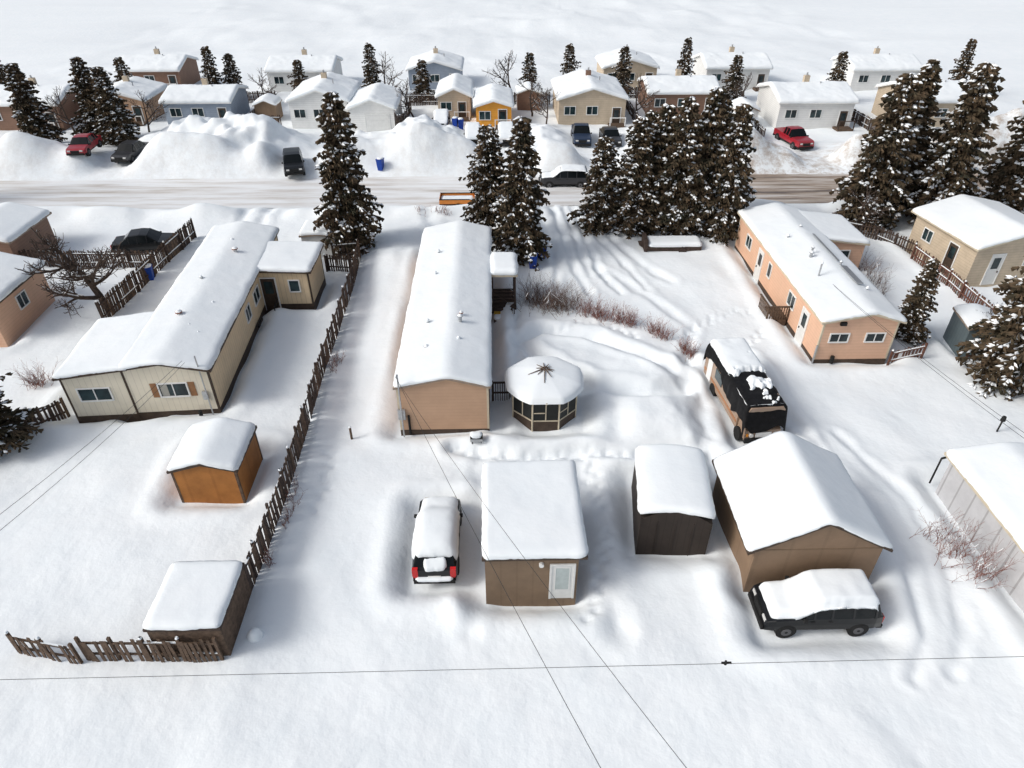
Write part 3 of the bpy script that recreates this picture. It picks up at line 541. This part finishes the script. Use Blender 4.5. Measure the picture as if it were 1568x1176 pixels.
# ------------------------------------------------------------------ vehicles
def vehicle(name,x,y,rot,L,W,H,kind,pm,snow=.2,zo=None,snowx=None,sink=.1,cover=False):
    z=hz(x,y) if zo is None else zo
    P=E(name,x,y,z-sink,rot);w=W/2
    b=H*.6
    if kind=='suv':
        S=[(-.5,.35,.62,.63),(-.492,.3,b,b+.02),(-.475,.3,b,b+.05),(-.43,.3,b,H*.95),(-.3,.3,b,H*.99),(-.05,.3,b,H),(.1,.3,b,H*.97),(.24,.3,b-.02,b+.03),(.42,.3,b*.93,b*.95),(.485,.3,b*.82,b*.84),(.5,.35,b*.6,b*.62)]
    elif kind=='hatch':
        S=[(-.5,.35,.6,.61),(-.49,.3,b*.95,b),(-.46,.3,b,b+.05),(-.36,.3,b,H*.92),(-.25,.3,b,H*.99),(-.05,.3,b,H),(.1,.3,b,H*.96),(.26,.3,b-.02,b+.03),(.42,.3,b*.88,b*.9),(.48,.3,b*.72,b*.74),(.5,.35,b*.55,b*.57)]
    elif kind=='pickup':
        S=[(-.5,.4,b,b+.01),(-.49,.38,b,b+.02),(-.16,.38,b,b+.02),(-.15,.38,b,b+.04),(-.13,.38,b,H*.97),(0,.38,b,H),(.08,.38,b,H*.97),(.2,.38,b-.01,b+.03),(.43,.38,b*.95,b*.97),(.49,.38,b*.88,b*.9),(.5,.4,b*.6,b*.62)]
    else:
        S=[(-.5,.3,.55,.56),(-.49,.28,b,b+.02),(-.36,.28,b,b+.05),(-.22,.28,b,H*.96),(-.05,.28,b,H),(.07,.28,b,H*.96),(.22,.28,b-.02,b+.03),(.42,.28,b*.9,b*.92),(.485,.28,b*.75,b*.77),(.5,.3,b*.55,b*.57)]
    a=MB();vs=[];n=len(S)
    for (fx,zb,zk,zt) in S:
        X=fx*L;en=1-.9*max(0,abs(fx)-.42);ww=w*en;cab=zt-zk>.25
        wt=ww*(.78 if cab else .93)
        half=[(0,zb),(ww*.9,zb),(ww,zb+.15),(ww*1.0,zk*.72),(ww*.965,zk),(wt,zt-.03 if cab else zt),(wt*.82,zt),(0,zt+.015)]
        ring=[(X,yy,zz) for yy,zz in half]+[(X,-yy,zz) for yy,zz in half[-2:0:-1]]
        vs.append(ring)
    m=len(vs[0])
    flat=[v for r in vs for v in r];fs=[];ms=[]
    for i in range(n-1):
        c0=S[i][3]-S[i][2]>.25;c1=S[i+1][3]-S[i+1][2]>.25
        for j in range(m):
            jn=(j+1)%m;fs.append((i*m+j,(i+1)*m+j,(i+1)*m+jn,i*m+jn))
            mi=0
            jj=j if j<7 else m-1-j
            if (jj==4) and (c0 or c1): mi=1
            if jj in(5,6) and (c0!=c1): mi=1
            if jj in (0,1): mi=2
            ms.append(mi)
    a.v.extend(flat)
    for f,mm in zip(fs,ms): a.f.append(list(f));a.m.append(mm)
    a.f.append(list(range(m)));a.m.append(0);a.f.append([(n-1)*m+i for i in range(m)][::-1]);a.m.append(0)
    cabx=[s[0]*L for s in S if s[3]-s[2]>.25]
    xa,xb=min(cabx),max(cabx)
    for px in ([xa+.02,(xa+xb)/2-.05,xb-.05] if kind not in('suv','hatch') else [xa+.05,xa+(xb-xa)*.38,xa+(xb-xa)*.72,xb]):
        for sy in(-1,1):
            y0_=sy*w*.972;y1_=sy*w*.79
            q=[(px-.04,y0_-sy*.02,b-.01),(px+.04,y0_-sy*.02,b-.01),(px+.04,y0_+sy*.008,b-.01),(px-.04,y0_+sy*.008,b-.01),(px-.04,y1_-sy*.02,H*.95),(px+.04,y1_-sy*.02,H*.95),(px+.04,y1_+sy*.012,H*.945),(px-.04,y1_+sy*.012,H*.945)]
            a.hexa(q,0)
    a.build('body',[pm,M_cglass,M_black],P,bevel=.02,smooth=False)
    d=MB();wr=.33 if kind!='pickup' else .37
    for fx in(-.31,.31):
        for sy in(-1,1):
            X=fx*L
            d.cyl((X,sy*(w-.22),wr),(X,sy*(w+.005),wr),wr*1.17,18,0)
            d.cyl((X,sy*(w-.2),wr),(X,sy*(w+.02),wr),wr,18,0);d.cyl((X,sy*(w-.1),wr),(X,sy*(w+.032),wr),wr*.58,12,1)
            d.cyl((X,sy*(w-.1),wr),(X,sy*(w+.037),wr),wr*.2,8,0)
    for sy in(-1,1):
        d.box(L*.474,L*.498,sy*w*.62-.14,sy*w*.62+.14,b*.68,b*.82,2)
        d.box(-L*.503,-L*.48,sy*w*.80-.1,sy*w*.80+.1,b*.62,b*.98,3)
        d.box(L*.17,L*.20,min(sy*w*.98,sy*(w+.12)),max(sy*w*.98,sy*(w+.12)),b-.02,b+.1,0)
        for fx in(-.06,.09): d.box(fx*L,fx*L+.16,min(sy*w,sy*(w+.02)),max(sy*w,sy*(w+.02)),b*.86,b*.9,0)
    d.box(L*.485,L*.504,-w*.42,w*.42,b*.55,b*.8,0);d.box(L*.47,L*.52,-w*.85,w*.85,.32,.5,0);d.box(-L*.52,-L*.47,-w*.9,w*.9,.32,.5,0)
    d.box(-L*.507,-L*.49,-.25,.25,b*.6,b*.72,4)
    d.build('wheels_lights_bumpers',[M_black,M_alloy,M_lamp,M_red,M_trim],P,bevel=.012)
    if snow:
        fxs=np.array([s[0]*L for s in S]);fz=np.array([s[3] for s in S])
        xr=snowx or (-.485,.48)
        def zf(X,Y):
            t=0
            for o in(-.2,-.1,0,.1,.2): t=t+np.interp(X+o,fxs,fz)/5
            z=np.minimum(t,np.interp(X,fxs,fz)+.25)
            return z-(.35 if cover else .06)*(np.abs(Y)/w)**4
        def pt(X,Y,T):
            if cover: return T
            cab=np.clip((np.interp(X,fxs,fz)-b)/(H-b),0,1)
            lim=w*(.93-.08*cab)+.04*(vn(X*2.0,Y*0,x)-.5)
            return T*np.clip((lim-np.abs(Y))/.1,-1,1)
        snow_cap(P,'snow_blanket',xr[0]*L,xr[1]*L,-w*(1.0 if cover else .93),w*(1.0 if cover else .93),zf,snow,er=.22,step=.06,wob=.03,lo=.3,patch=pt,nz=.06)
    return P
P=vehicle('black_hatchback',-2.6,19.3,rad(90),4.2,1.8,1.58,'hatch',P_black,.26,zo=-.2,snowx=(-.40,.49),cover=True)
a=MB()
for sy in(-1,1): a.box(-2.12,-1.98,sy*.74-.11,sy*.74+.11,.68,1.08,0)
a.box(-2.14,-2.12,-.3,.3,.36,.48,1);a.build('tail_lights_and_plate',[M_red,M_trim],P)
snow_cap(P,'bumper_snow',-2.22,-1.98,-.72,.72,lambda X,Y:X*0+.5,.14,er=.1,step=.05)
snow_cap(P,'tailgate_snow',-2.06,-1.72,-.5,.45,lambda X,Y:.93+(X+2.06)*1.1,.12,er=.12,step=.05,wob=.08,lo=.15)
P=vehicle('black_suv',11.7,15.55,rad(180),4.3,1.8,1.65,'suv',P_black,.28,zo=-.2,snowx=(-.45,.45))
vehicle('grey_suv',6.4,62.4,rad(178),4.6,1.85,1.7,'suv',P_grey,.06)
vehicle('black_suv',-19.3,65.8,rad(-75),4.5,1.85,1.7,'suv',P_black,0)
vehicle('blue_pickup_truck',9.2,74.6,rad(-92),5.2,1.9,1.8,'pickup',P_blue,0)
vehicle('dark_sedan',12.3,74.2,rad(-88),4.6,1.8,1.5,'sedan',P_grey,0)
vehicle('red_pickup_truck',31.8,73.6,rad(-80),5.2,1.9,1.8,'pickup',P_red,0)
vehicle('white_sedan',-2.3,74.4,rad(-88),4.4,1.8,1.45,'sedan',P_white,.25);vehicle('white_pickup_truck',1.2,75,rad(-90),5,1.85,1.75,'pickup',P_white,.2)
vehicle('black_sedan',-26.3,48.6,rad(10),4.6,1.85,1.5,'sedan',P_black,0)
vehicle('red_sedan',-40,68.5,rad(-85),4.5,1.8,1.5,'sedan',P_red,0);vehicle('grey_sedan',-36,69,rad(-95),4.5,1.8,1.5,'sedan',P_grey,0)
vehicle('white_van',27,76,rad(-90),5,1.9,2.0,'suv',P_white,.2);vehicle('dark_sedan',-6,80,rad(-90),4.5,1.8,1.5,'sedan',P_blue,.1);vehicle('grey_suv',24.5,79,rad(-90),4.5,1.8,1.6,'suv',P_grey,.1)
P=E('orange_utility_trailer',-3.2,56.9,hz(-3.2,56.9)-.1,0)
a=MB();a.box(-1.6,1.4,-.8,.8,.45,.6,1)
for y in(-.8,.76): a.box(-1.6,1.4,y,y+.04,.6,.95,0);a.box(-1.6,1.4,y-.01,y+.05,.95,1.02,1)
a.box(-1.6,-1.56,-.76,.76,.6,1.0,0);a.cyl((1.4,0,.5),(2.4,0,.45),.05,8,1);a.box(1.36,1.4,-.76,.76,.6,1.0,0)
for y in(-.95,.8): a.cyl((0,y,.33),(0,y+.15,.33),.33,14,1)
a.build('box_and_chassis',[P_org,M_black],P);snow_cap(P,'snow_load',-1.5,1.3,-.72,.72,lambda X,Y:X*0+.75,.1)
P=E('snow_covered_trailer',13.4,47.6,hz(13.4,47.6),rad(-2))
a=MB();a.box(-2.2,1.9,-.75,.75,.05,.4,0);a.prism([(-2.7,.35),(-2.2,.0),(-2.2,.4)],-.4,.4,0);a.box(-2.35,-2.1,-.78,.78,0,.85,0)
for y in(-.9,.78): a.cyl((.5,y,.0),(.5,y+.12,.0),.3,12,0)
a.build('deck',[M_wood2],P);snow_cap(P,'snow_load',-2.1,1.95,-.8,.8,lambda X,Y:X*0+.4,.3)
# tarped motorhome
P=E('tarp_covered_motorhome',12.75,28.3,-.45,rad(4));
a=MB()
a.prism([(-.98,.45),(.98,.45),(1.0,1.0),(.98,2.15),(.88,2.35),(-.88,2.35),(-.98,2.15),(-1.0,1.0)],-1.9,3.1,0)
a.prism([(-.92,1.5),(.92,1.5),(.92,2.1),(.8,2.28),(-.8,2.28),(-.92,2.1)],-2.7,-1.9,0)
a.hexa([(-.9,-2.9,.45),(.9,-2.9,.45),(.9,-1.9,.45),(-.9,-1.9,.45),(-.88,-2.85,1.0),(.88,-2.85,1.0),(.86,-1.9,1.5),(-.86,-1.9,1.5)],0)
a.hexa([(-.82,-2.7,1.0),(.82,-2.7,1.0),(.82,-2.0,1.0),(-.82,-2.0,1.0),(-.8,-2.3,1.5),(.8,-2.3,1.5),(.8,-2.0,1.5),(-.8,-2.0,1.5)],1)
for y,l in((-.8,.8),(1.0,1.0)):
    a.box(-1.025,-.99,y-l/2,y+l/2,1.2,1.8,1);a.box(.99,1.025,y-l/2,y+l/2,1.2,1.8,1)
a.box(-1.015,-.99,-1.85,3.05,.75,.9,3);a.box(-1.03,-.99,2.0,2.6,.5,2.0,4)
a.box(-.93,.93,-3.02,-2.9,.35,.6,2)
for sx in(-1,1):
    a.cyl((sx*.62,-2.98,.78),(sx*.62,-2.86,.78),.12,10,5);a.box(sx*.8-.06,sx*.8+.06,-2.93,-2.88,.7,.85,6)
    for y in(-2.2,1.5): a.cyl((sx*.78,y,.35),(sx*1.02,y,.35),.37,16,2)
a.box(-.4,.4,-2.93,-2.87,.62,.92,4)
a.build('coach_body',[paint('rv_tan',(.34,.24,.17)),M_glass,M_black,plain('rv_stripe',(.36,.17,.08),.5,.1),M_trim,M_lamp,M_amber],P,bevel=.02)
nx,ny=56,96;u=np.linspace(-1.9,1.9,nx);v=np.linspace(-3.0,3.3,ny);U,V=np.meshgrid(u,v,indexing='ij')
edge=np.where(U>0,1.7+.5*(vn(V*.9,V*0,5)-.5),1.32+1.0*np.clip(vn(V*1.0,V*0,8)-.45,-.12,1)+.25*(V<-1.2))
Uc=np.clip(U,-edge,edge)
dr=np.maximum(np.abs(Uc)-.95,0)
X=np.sign(Uc)*(np.minimum(np.abs(Uc),1.0)+.06*np.minimum(dr*5,1)*(1+vn(V*3.5,U*0,3)*.8))
Z=2.42-.1*(np.abs(np.clip(X,-1,1)))**4-dr*1.4+.06*(vn(U*4,V*4,7)-.5)
fr=np.maximum(-V-2.6,0);Z=Z-fr*2.8*(.5+vn(U*1.6,V*0,9));bk=np.maximum(V-3.12,0);Z=Z-bk*5*(.4+vn(U*1.4,V*0,19))
gridmesh('black_tarp',X,np.clip(V,-2.95,3.18),Z,M_tarp,P)
def patch(X,Y,T):
    k=fbm(X*1.6+3,Y*1.3,17,4)-.43+np.clip((Y+.1)*.55,-.11,.45)-.12*(np.abs(X)>.78)
    return np.where(k>0,np.minimum(T,.05+k*1.3),k*1.5-.03)
snow_cap(P,'snow_patches',-.98,.98,-2.6,3.1,lambda X,Y:2.45-.1*(np.abs(X)/1.0)**4,.24,er=.15,step=.05,patch=patch,nz=.08)
# ------------------------------------------------------------------ trees
def spruce_mesh(name,h,r,seed,dens=1.0,snowy=.42):
    q=random.Random(seed);a=MB()
    a.cyl((0,0,-.5),(0,0,h*.5),.17*h/10,8,2,.1*h/10);a.cyl((0,0,h*.5),(0,0,h-.1),.1*h/10,7,2,.015)
    z=.8
    lean=[q.uniform(.72,1.2) for _ in range(12)]
    while z<h-.05:
        f=z/h;Lm=r*((1-f)**.64)*(.9+.12*math.sin(z*2.3+seed))+.08
        if f<.18: Lm*=.6+2.2*f
        nb=max(5,int((7+9*(1-f))*dens))
        off=q.uniform(0,6.28)
        for i in range(nb):
            az=off+6.283*i/nb+q.uniform(-.25,.25);sec=lean[int((az%6.283)/6.283*12)%12]
            L=Lm*q.uniform(.5,1.18)*(sec*.6+.4*(.85+.3*math.sin(az*2+z*1.3)));el=math.radians(-16+50*f+q.uniform(-10,10))
            ca,sa=math.cos(az),math.sin(az)
            a.cyl((0,0,z),(ca*L*.8,sa*L*.8,z+L*.8*math.tan(el)-.12*L),.03,3,2,.01,False)
            k=max(2,int(L/.27))
            laden=q.random()<snowy
            for j in range(k):
                s=(j+.6)/k;rr=s*L
                if s<.2 and q.random()<.5: continue
                px,py,pz=ca*rr,sa*rr,z+rr*math.tan(el)-.24*s*s*L+q.uniform(-.07,.07)
                tl=(.38*(1-.35*s)+.1)*q.uniform(.7,1.3)
                for sd in(-1,1,0):
                    a2=az+sd*q.uniform(.5,1.2) if sd else az+q.uniform(-.25,.25)
                    dx,dy=math.cos(a2),math.sin(a2);wx,wy=-dy*.07,dx*.07
                    dz=-.15-.3*q.random()
                    m=.5
                    p0=(px,py,pz);p1=(px+dx*tl*m+wx,py+dy*tl*m+wy,pz+dz*.5*tl-.09)
                    p2=(px+dx*tl,py+dy*tl,pz+dz*tl-.03);p3=(px+dx*tl*m-wx,py+dy*tl*m-wy,pz+dz*.5*tl-.09);pm=(px+dx*tl*m,py+dy*tl*m,pz+dz*.4*tl+.02)
                    a.add([p0,p1,p2,p3,pm],[(0,1,4),(1,2,4),(2,3,4),(3,0,4)],0)
                    if q.random()<.7:
                        a.add([p0,p2,(px+dx*tl*.6+q.uniform(-.05,.05),py+dy*tl*.6+q.uniform(-.05,.05),pz-.34)],[(0,1,2)],0)
                    if q.random()<((.66 if sd==0 else .34) if laden else .025)*(.5+.7*s):
                        e=.85;up=.035;lw=1.2 if sd==0 else .8
                        c=(px+dx*tl*.5,py+dy*tl*.5,pz+dz*.4*tl+up)
                        Q=[(c[0]-dx*tl*.5*e,c[1]-dy*tl*.5*e,c[2]+.01),(c[0]+wx*lw,c[1]+wy*lw,c[2]-.06),(c[0]+dx*tl*.5*e,c[1]+dy*tl*.5*e,c[2]-.05),(c[0]-wx*lw,c[1]-wy*lw,c[2]-.06),(c[0],c[1],c[2]+.06)]
                        a.add(Q,[(0,1,4),(1,2,4),(2,3,4),(3,0,4)],1)
        z+=.24+.06*q.random()
    me=bpy.data.meshes.new(name);me.from_pydata(a.v,[],a.f);me.update()
    for m in(M_need,TSNOW,M_bark): me.materials.append(m)
    me.polygons.foreach_set('material_index',a.m);return me
SM=[spruce_mesh('spruce_a',10,2.6,1),spruce_mesh('spruce_b',9,2.6,2,1,.5),spruce_mesh('spruce_c',10,2.3,3,1,.4),spruce_mesh('spruce_far',8,2.2,4,.6,.4)]
SH=[10,9,10,8];SR=[2.6,2.6,2.3,2.2]
def spruce(x,y,h,r,v,name='spruce_tree'):
    o=bpy.data.objects.new(name,SM[v]);link(o,None,(x,y,hz(x,y)-.1),R.uniform(0,6.28));o.scale=(r/SR[v],r/SR[v]*R.uniform(.92,1.08),h/SH[v]);o.rotation_euler[0]=R.uniform(-.03,.03);o.rotation_euler[1]=R.uniform(-.03,.03);return o
for t in [(-10.8,47.8,11.2,3.0,0),(1.7,46.4,9.9,2.6,2),(-.4,49.9,8.5,2.6,1),(8.5,51.8,7.4,2.7,1),(10.8,51.0,8.8,2.7,0),(12.6,51.6,9.3,2.6,2),(14.1,50.6,10.1,2.7,0),(15.6,50.6,10.6,2.7,2),(17.5,49.6,9.9,2.7,1),(16.8,52.5,9.6,2.6,0),(12.0,53.5,8.4,2.5,1),
 (30.0,52.3,11.6,3.8,0),(35.4,51.8,12.0,3.6,1),(32.7,54.5,11,3.0,2),(24.7,34.6,5.3,1.35,2),(27.9,30.0,9.6,3.0,0),(-24.9,25.9,5.6,2.7,1),(-39,74,7.5,2.8,1),(-42,76,8.5,2.8,0),(-47.5,74,8,2.6,2),
 (42.5,54,12.5,3.4,0),(47,52,13,3.5,1),(45,75,8,2.6,2),(-50,58,9,2.6,0)]: spruce(*t)
for t in [(-24.5,93,5),(4.6,94,5.5),(16.8,95,6),(30.5,92,5.5),(43,91,6),(-45,90,6),(-61,92,7),(60,93,7),(-9,92,5),(24.5,95,7),(-36,94,6.5),(-33.5,95,5.5),(10,97,6),(-16,96,6.5)]: spruce(t[0],t[1],t[2],2.0,3)
def bare_mesh(name,seed,h,mat,snow=True,depth=5,spread=.6,tl=.3,tr=.022,up=.03):
    q=random.Random(seed);a=MB()
    def br(p,d,L,r,dep):
        segs=3;cur=Vector(p);dd=Vector(d)
        for i in range(segs):
            dd=(dd+Vector((q.gauss(0,.16),q.gauss(0,.16),q.gauss(0,.08)+up))).normalized()
            nx=cur+dd*L/segs;r2=r*(1-.25*(i+1)/segs*1.0)
            a.cyl(cur,nx,r*(1-.25*i/segs),5 if r>.03 else 3,0,r2,False)
            if snow and abs(dd.z)<.8 and r>.02 and q.random()<.3:
                a.cyl(cur+Vector((0,0,r*.8)),nx+Vector((0,0,r*.8)),r*.6,3,1,r*.5,False)
            if dep>0 and i>0:
                for _ in range(q.choice((1,2))):
                    s=Vector((q.gauss(0,1),q.gauss(0,1),q.gauss(.1,.4))).normalized()
                    br(nx,(dd*(1-spread*.6)+s*spread).normalized(),L*q.uniform(.55,.8),max(r2*.68,.011),dep-1)
            cur=nx
        if dep>0: br(cur,dd,L*.7,max(r*.7,.011),dep-1)
    br((0,0,-.3),(0,0,1),h*tl,tr*h,depth)
    me=bpy.data.meshes.new(name);me.from_pydata(a.v,[],a.f);me.update();me.materials.append(mat);me.materials.append(TSNOW)
    me.polygons.foreach_set('material_index',a.m)
    V=np.array(a.v);return me,V[:,2].max(),np.percentile(np.hypot(V[:,0],V[:,1]),97)
BT=bare_mesh('bare_tree_mesh',5,6.5,M_bark,True,4,.7)
BT2=bare_mesh('broad_bare_tree_mesh',9,5.5,M_bark,True,5,.95,.26,.03,.06)
def bare(x,y,h,name='bare_tree',wd=None,M=None):
    me,zm,xm=M or BT
    o=bpy.data.objects.new(name,me);link(o,None,(x,y,hz(x,y)),R.uniform(0,6.28));s=h/zm;k=(wd/xm) if wd else s*.9;o.scale=(k,k,s)
bare(-25.1,39.2,5.8,wd=3.1,M=BT2)
for t in [(-27.2,88,5),(4.5,85,5),(16.9,84,5),(30,84,5),(-9.5,84,4.5),(28.8,50.5,4),(29.3,33.6,3.2),(-46.5,79,5),(5.8,79,4),(-38.5,79,4.5),(2.6,92,6),(-13,92,6)]: bare(*t)
def bush(name,pts,n,h,spread,mat,seed,snow=.2):
    q=random.Random(seed);x0,y0=pts[0][:2];P=E(name,x0,y0)
    a=MB()
    for _ in range(n):
        t=q.random()*(len(pts)-1);i=min(int(t),len(pts)-2);f=t-i
        bx=pts[i][0]*(1-f)+pts[i+1][0]*f+q.gauss(0,spread*.35);by=pts[i][1]*(1-f)+pts[i+1][1]*f+q.gauss(0,spread*.35)
        z=hz(bx,by)-.1;d=Vector((q.gauss(0,.35),q.gauss(0,.35),1)).normalized();cur=Vector((bx-x0,by-y0,z));hh=h*q.uniform(.5,1.1);r=.013
        for s in range(4):
            nx=cur+d*hh/4;a.cyl(cur,nx,r,3,0,r*.75,False)
            if q.random()<snow: a.cyl(cur+Vector((0,0,.02)),nx+Vector((0,0,.02)),.018,3,1,.012,False)
            for _k in range(2):
                dd=(d+Vector((q.gauss(0,.5),q.gauss(0,.5),q.gauss(0,.3)))).normalized();a.cyl(nx,nx+dd*hh*.28,r*.6,3,0,.004,False)
            cur=nx;d=(d+Vector((q.gauss(0,.15),q.gauss(0,.15),.0))).normalized();r*=.75
    a.build('stems',[mat,TSNOW],P)
bush('red_dogwood_bush',[(2.2,39.4),(3.0,39),(3.9,38.7),(4.7,38.4)],290,1.7,1.6,M_twig2,1,.10)
bush('red_dogwood_bush',[(5.4,37.8),(6.2,37.4),(7.0,36.9)],130,1.2,.8,M_twig,2,.12);bush('red_dogwood_bush',[(7.5,36.7),(8.4,36.2)],95,1.1,.7,M_twig,22,.12)
bush('red_dogwood_bush',[(9.3,35.4),(9.8,35),(10.1,34.5)],90,1.0,.5,M_twig,3,.12);bush('red_dogwood_bush',[(10.8,33.5),(11.3,32.6)],65,.9,.4,M_twig,4,.12)
bush('red_dogwood_bush',[(17.9,18.8),(18.6,17.6),(19,16.6)],75,1.6,1.2,M_twig,5)
bush('small_bush',[(-9.2,31.5),(-9.1,33)],30,.8,.3,M_twig,6);bush('small_bush',[(-9.1,20),(-9.2,22.6)],35,.8,.35,M_twig,7);bush('small_bush',[(-9.2,18),(-9.5,18.6)],25,.7,.3,M_twig,8)
bush('small_bush',[(-25.5,30.5),(-24.8,31)],50,1.3,.6,M_twig,9);bush('bare_hedge',[(-6.5,54.2),(-3.5,53.8)],40,.6,.6,M_twig,10)
bush('bare_hedge',[(25.5,39.5),(26,42),(26,44)],70,1.5,.6,M_twig2,12)
# ------------------------------------------------------------------ small objects
def bin_(x,y,mat=M_bluebin):
    P=E('wheeled_bin',x,y,hz(x,y)-.1,R.uniform(-.3,.3));a=MB()
    a.hexa([(-.22,-.25,0),(.22,-.25,0),(.22,.25,0),(-.22,.25,0),(-.29,-.33,1),(.29,-.33,1),(.29,.33,1),(-.29,.33,1)],0)
    a.box(-.31,.31,-.36,.37,1.0,1.06,0);a.cyl((-.26,.36,.95),(.26,.36,.95),.03,6,0)
    for s in(-1,1): a.cyl((s*.2,.26,.1),(s*.27,.26,.1),.1,10,1)
    a.build('bin',[mat,M_black],P);snow_cap(P,'snow_lid',-.28,.28,-.3,.3,lambda X,Y:X*0+1.06,.12,er=.12,step=.07)
bin_(-10.9,65);bin_(3.3,46.2);bin_(2.6,44.6);bin_(-24.2,43.6);bin_(-3.7,77);bin_(19.5,76);bin_(-4.3,77.2)
P=E('garden_post',-7.3,26.0,hz(-7.3,26)-.2);a=MB();a.cyl((0,0,0),(0,0,.95),.06,8,0);a.cyl((0,0,.95),(0,0,1.02),.075,8,1,.03);a.build('post',[M_wood,SNOW],P)
P=E('yard_light_post',24.9,25.7,hz(24.9,25.7)-.2);a=MB();a.cyl((0,0,0),(0,0,.9),.04,8,0);a.cyl((0,0,.9),(0,0,1.15),.12,8,0,.09);a.build('post',[M_black],P)
P=E('downspout_post',19.75,22.3,-.1);a=MB();a.cyl((0,0,0),(0,0,1.5),.04,8,0);a.cyl((0,0,1.5),(.2,-.1,1.7),.05,8,0);a.build('pipe',[M_black],P)
P=E('covered_barbecue',-1.1,25.35,hz(-1.1,25.35)-.1);a=MB();a.cyl((-.22,0,0),(-.22,0,.5),.03,6,0);a.cyl((.22,0,0),(.22,0,.5),.03,6,0);a.cyl((-.3,0,.45),(.3,0,.45),.2,12,0);a.box(-.3,.3,-.22,-.18,.35,.5,1)
a.build('grill',[M_black,M_metal],P);snow_cap(P,'snow',-.3,.3,-.2,.25,lambda X,Y:.6-(Y/.25)**2*.12,.15,er=.15,step=.06)
P=E('snow_covered_rock',-9.0,15.0,hz(-9,15)-.15);a=MB();a.cyl((0,0,0),(0,0,.3),.3,9,0,.22);a.build('rock',[plain('rock',(.2,.19,.18))],P,bevel=.04);snow_cap(P,'snow',-.3,.3,-.3,.3,lambda X,Y:.3-(X*X+Y*Y)*2.2,.22,er=.3,step=.05,lo=.1)
# utility wires
def wire(name,p0,p1,sag,r=.013):
    cu=bpy.data.curves.new(name,'CURVE');cu.dimensions='3D';s=cu.splines.new('POLY');n=24;s.points.add(n)
    for i in range(n+1):
        t=i/n;p=Vector(p0)*(1-t)+Vector(p1)*t;p.z-=sag*4*t*(1-t);s.points[i].co=(p.x,p.y,p.z,1)
    cu.bevel_depth=r;cu.bevel_resolution=1;cu.materials.append(M_wire)
    o=bpy.data.objects.new(name,cu);link(o)
wire('service_wire',(-4.78,26.2,3.5),(4.1,.5,9.2),.5,.008);wire('service_wire',(-4.75,26.2,3.3),(6.6,.5,8.9),.6,.008)
wire('service_wire',(-15.4,28,3.4),(-16.9,4,9),.6,.008);wire('service_wire',(-15.3,28,3.3),(-16.5,4,8.7),.7,.008)
wire('service_wire',(18.9,34,4),(18.6,4,9.5),.6,.008);wire('service_wire',(19.0,34,3.9),(19.0,4,9.1),.7,.008)
wire('power_line',(-45,7.9,9.35),(45,7.9,9.35),.25,.006)
P=E('line_insulator',4.6,7.9,9.13);a=MB();a.cyl((-.1,0,0),(.1,0,0),.025,8,0);a.cyl((-.02,0,-.04),(-.02,0,.07),.035,8,0,.02);a.build('insulator',[M_black],P)
for px in(-45,45):
    P=E('utility_pole',px,7.9,0);a=MB();a.cyl((0,0,-.5),(0,0,9.3),.15,12,0,.11);a.cyl((0,0,9.2),(0,0,9.4),.05,8,1);a.build('pole',[M_wood,M_metal],P)
# ------------------------------------------------------------------ light, sky, camera
w=bpy.data.worlds.new('World');SC.world=w;w.use_nodes=True;nt=w.node_tree;bg=nt.nodes['Background']
EL,AZ=38,-105
sky=N(nt,'ShaderNodeTexSky');sky.sky_type='NISHITA';sky.sun_disc=False;sky.sun_elevation=rad(EL);sky.sun_rotation=rad(AZ);sky.air_density=1.0;sky.dust_density=4
hs=N(nt,'ShaderNodeHueSaturation',Saturation=.58,Value=1.0);nt.links.new(sky.outputs[0],hs.inputs['Color']);nt.links.new(hs.outputs[0],bg.inputs[0]);bg.inputs[1].default_value=.145
l=bpy.data.lights.new('sun','SUN');l.energy=1.5;l.angle=rad(18);l.color=(1,.98,.95);o=bpy.data.objects.new('sun',l);link(o)
el,az=rad(EL),rad(AZ)
dirv=Vector((math.sin(az)*math.cos(el),math.cos(az)*math.cos(el),math.sin(el)))
o.rotation_euler=dirv.to_track_quat('Z','Y').to_euler()
cam=bpy.data.cameras.new('camera');cam.sensor_width=36;cam.lens=36*1046/1568;cam.clip_end=3000;cam.clip_start=.1
c=bpy.data.objects.new('camera',cam);link(c);c.location=(0,0,22);c.rotation_euler=(rad(90-35.9),0,rad(-1.4));SC.camera=c
SC.view_settings.view_transform='Standard';SC.view_settings.look='None';SC.view_settings.exposure=0
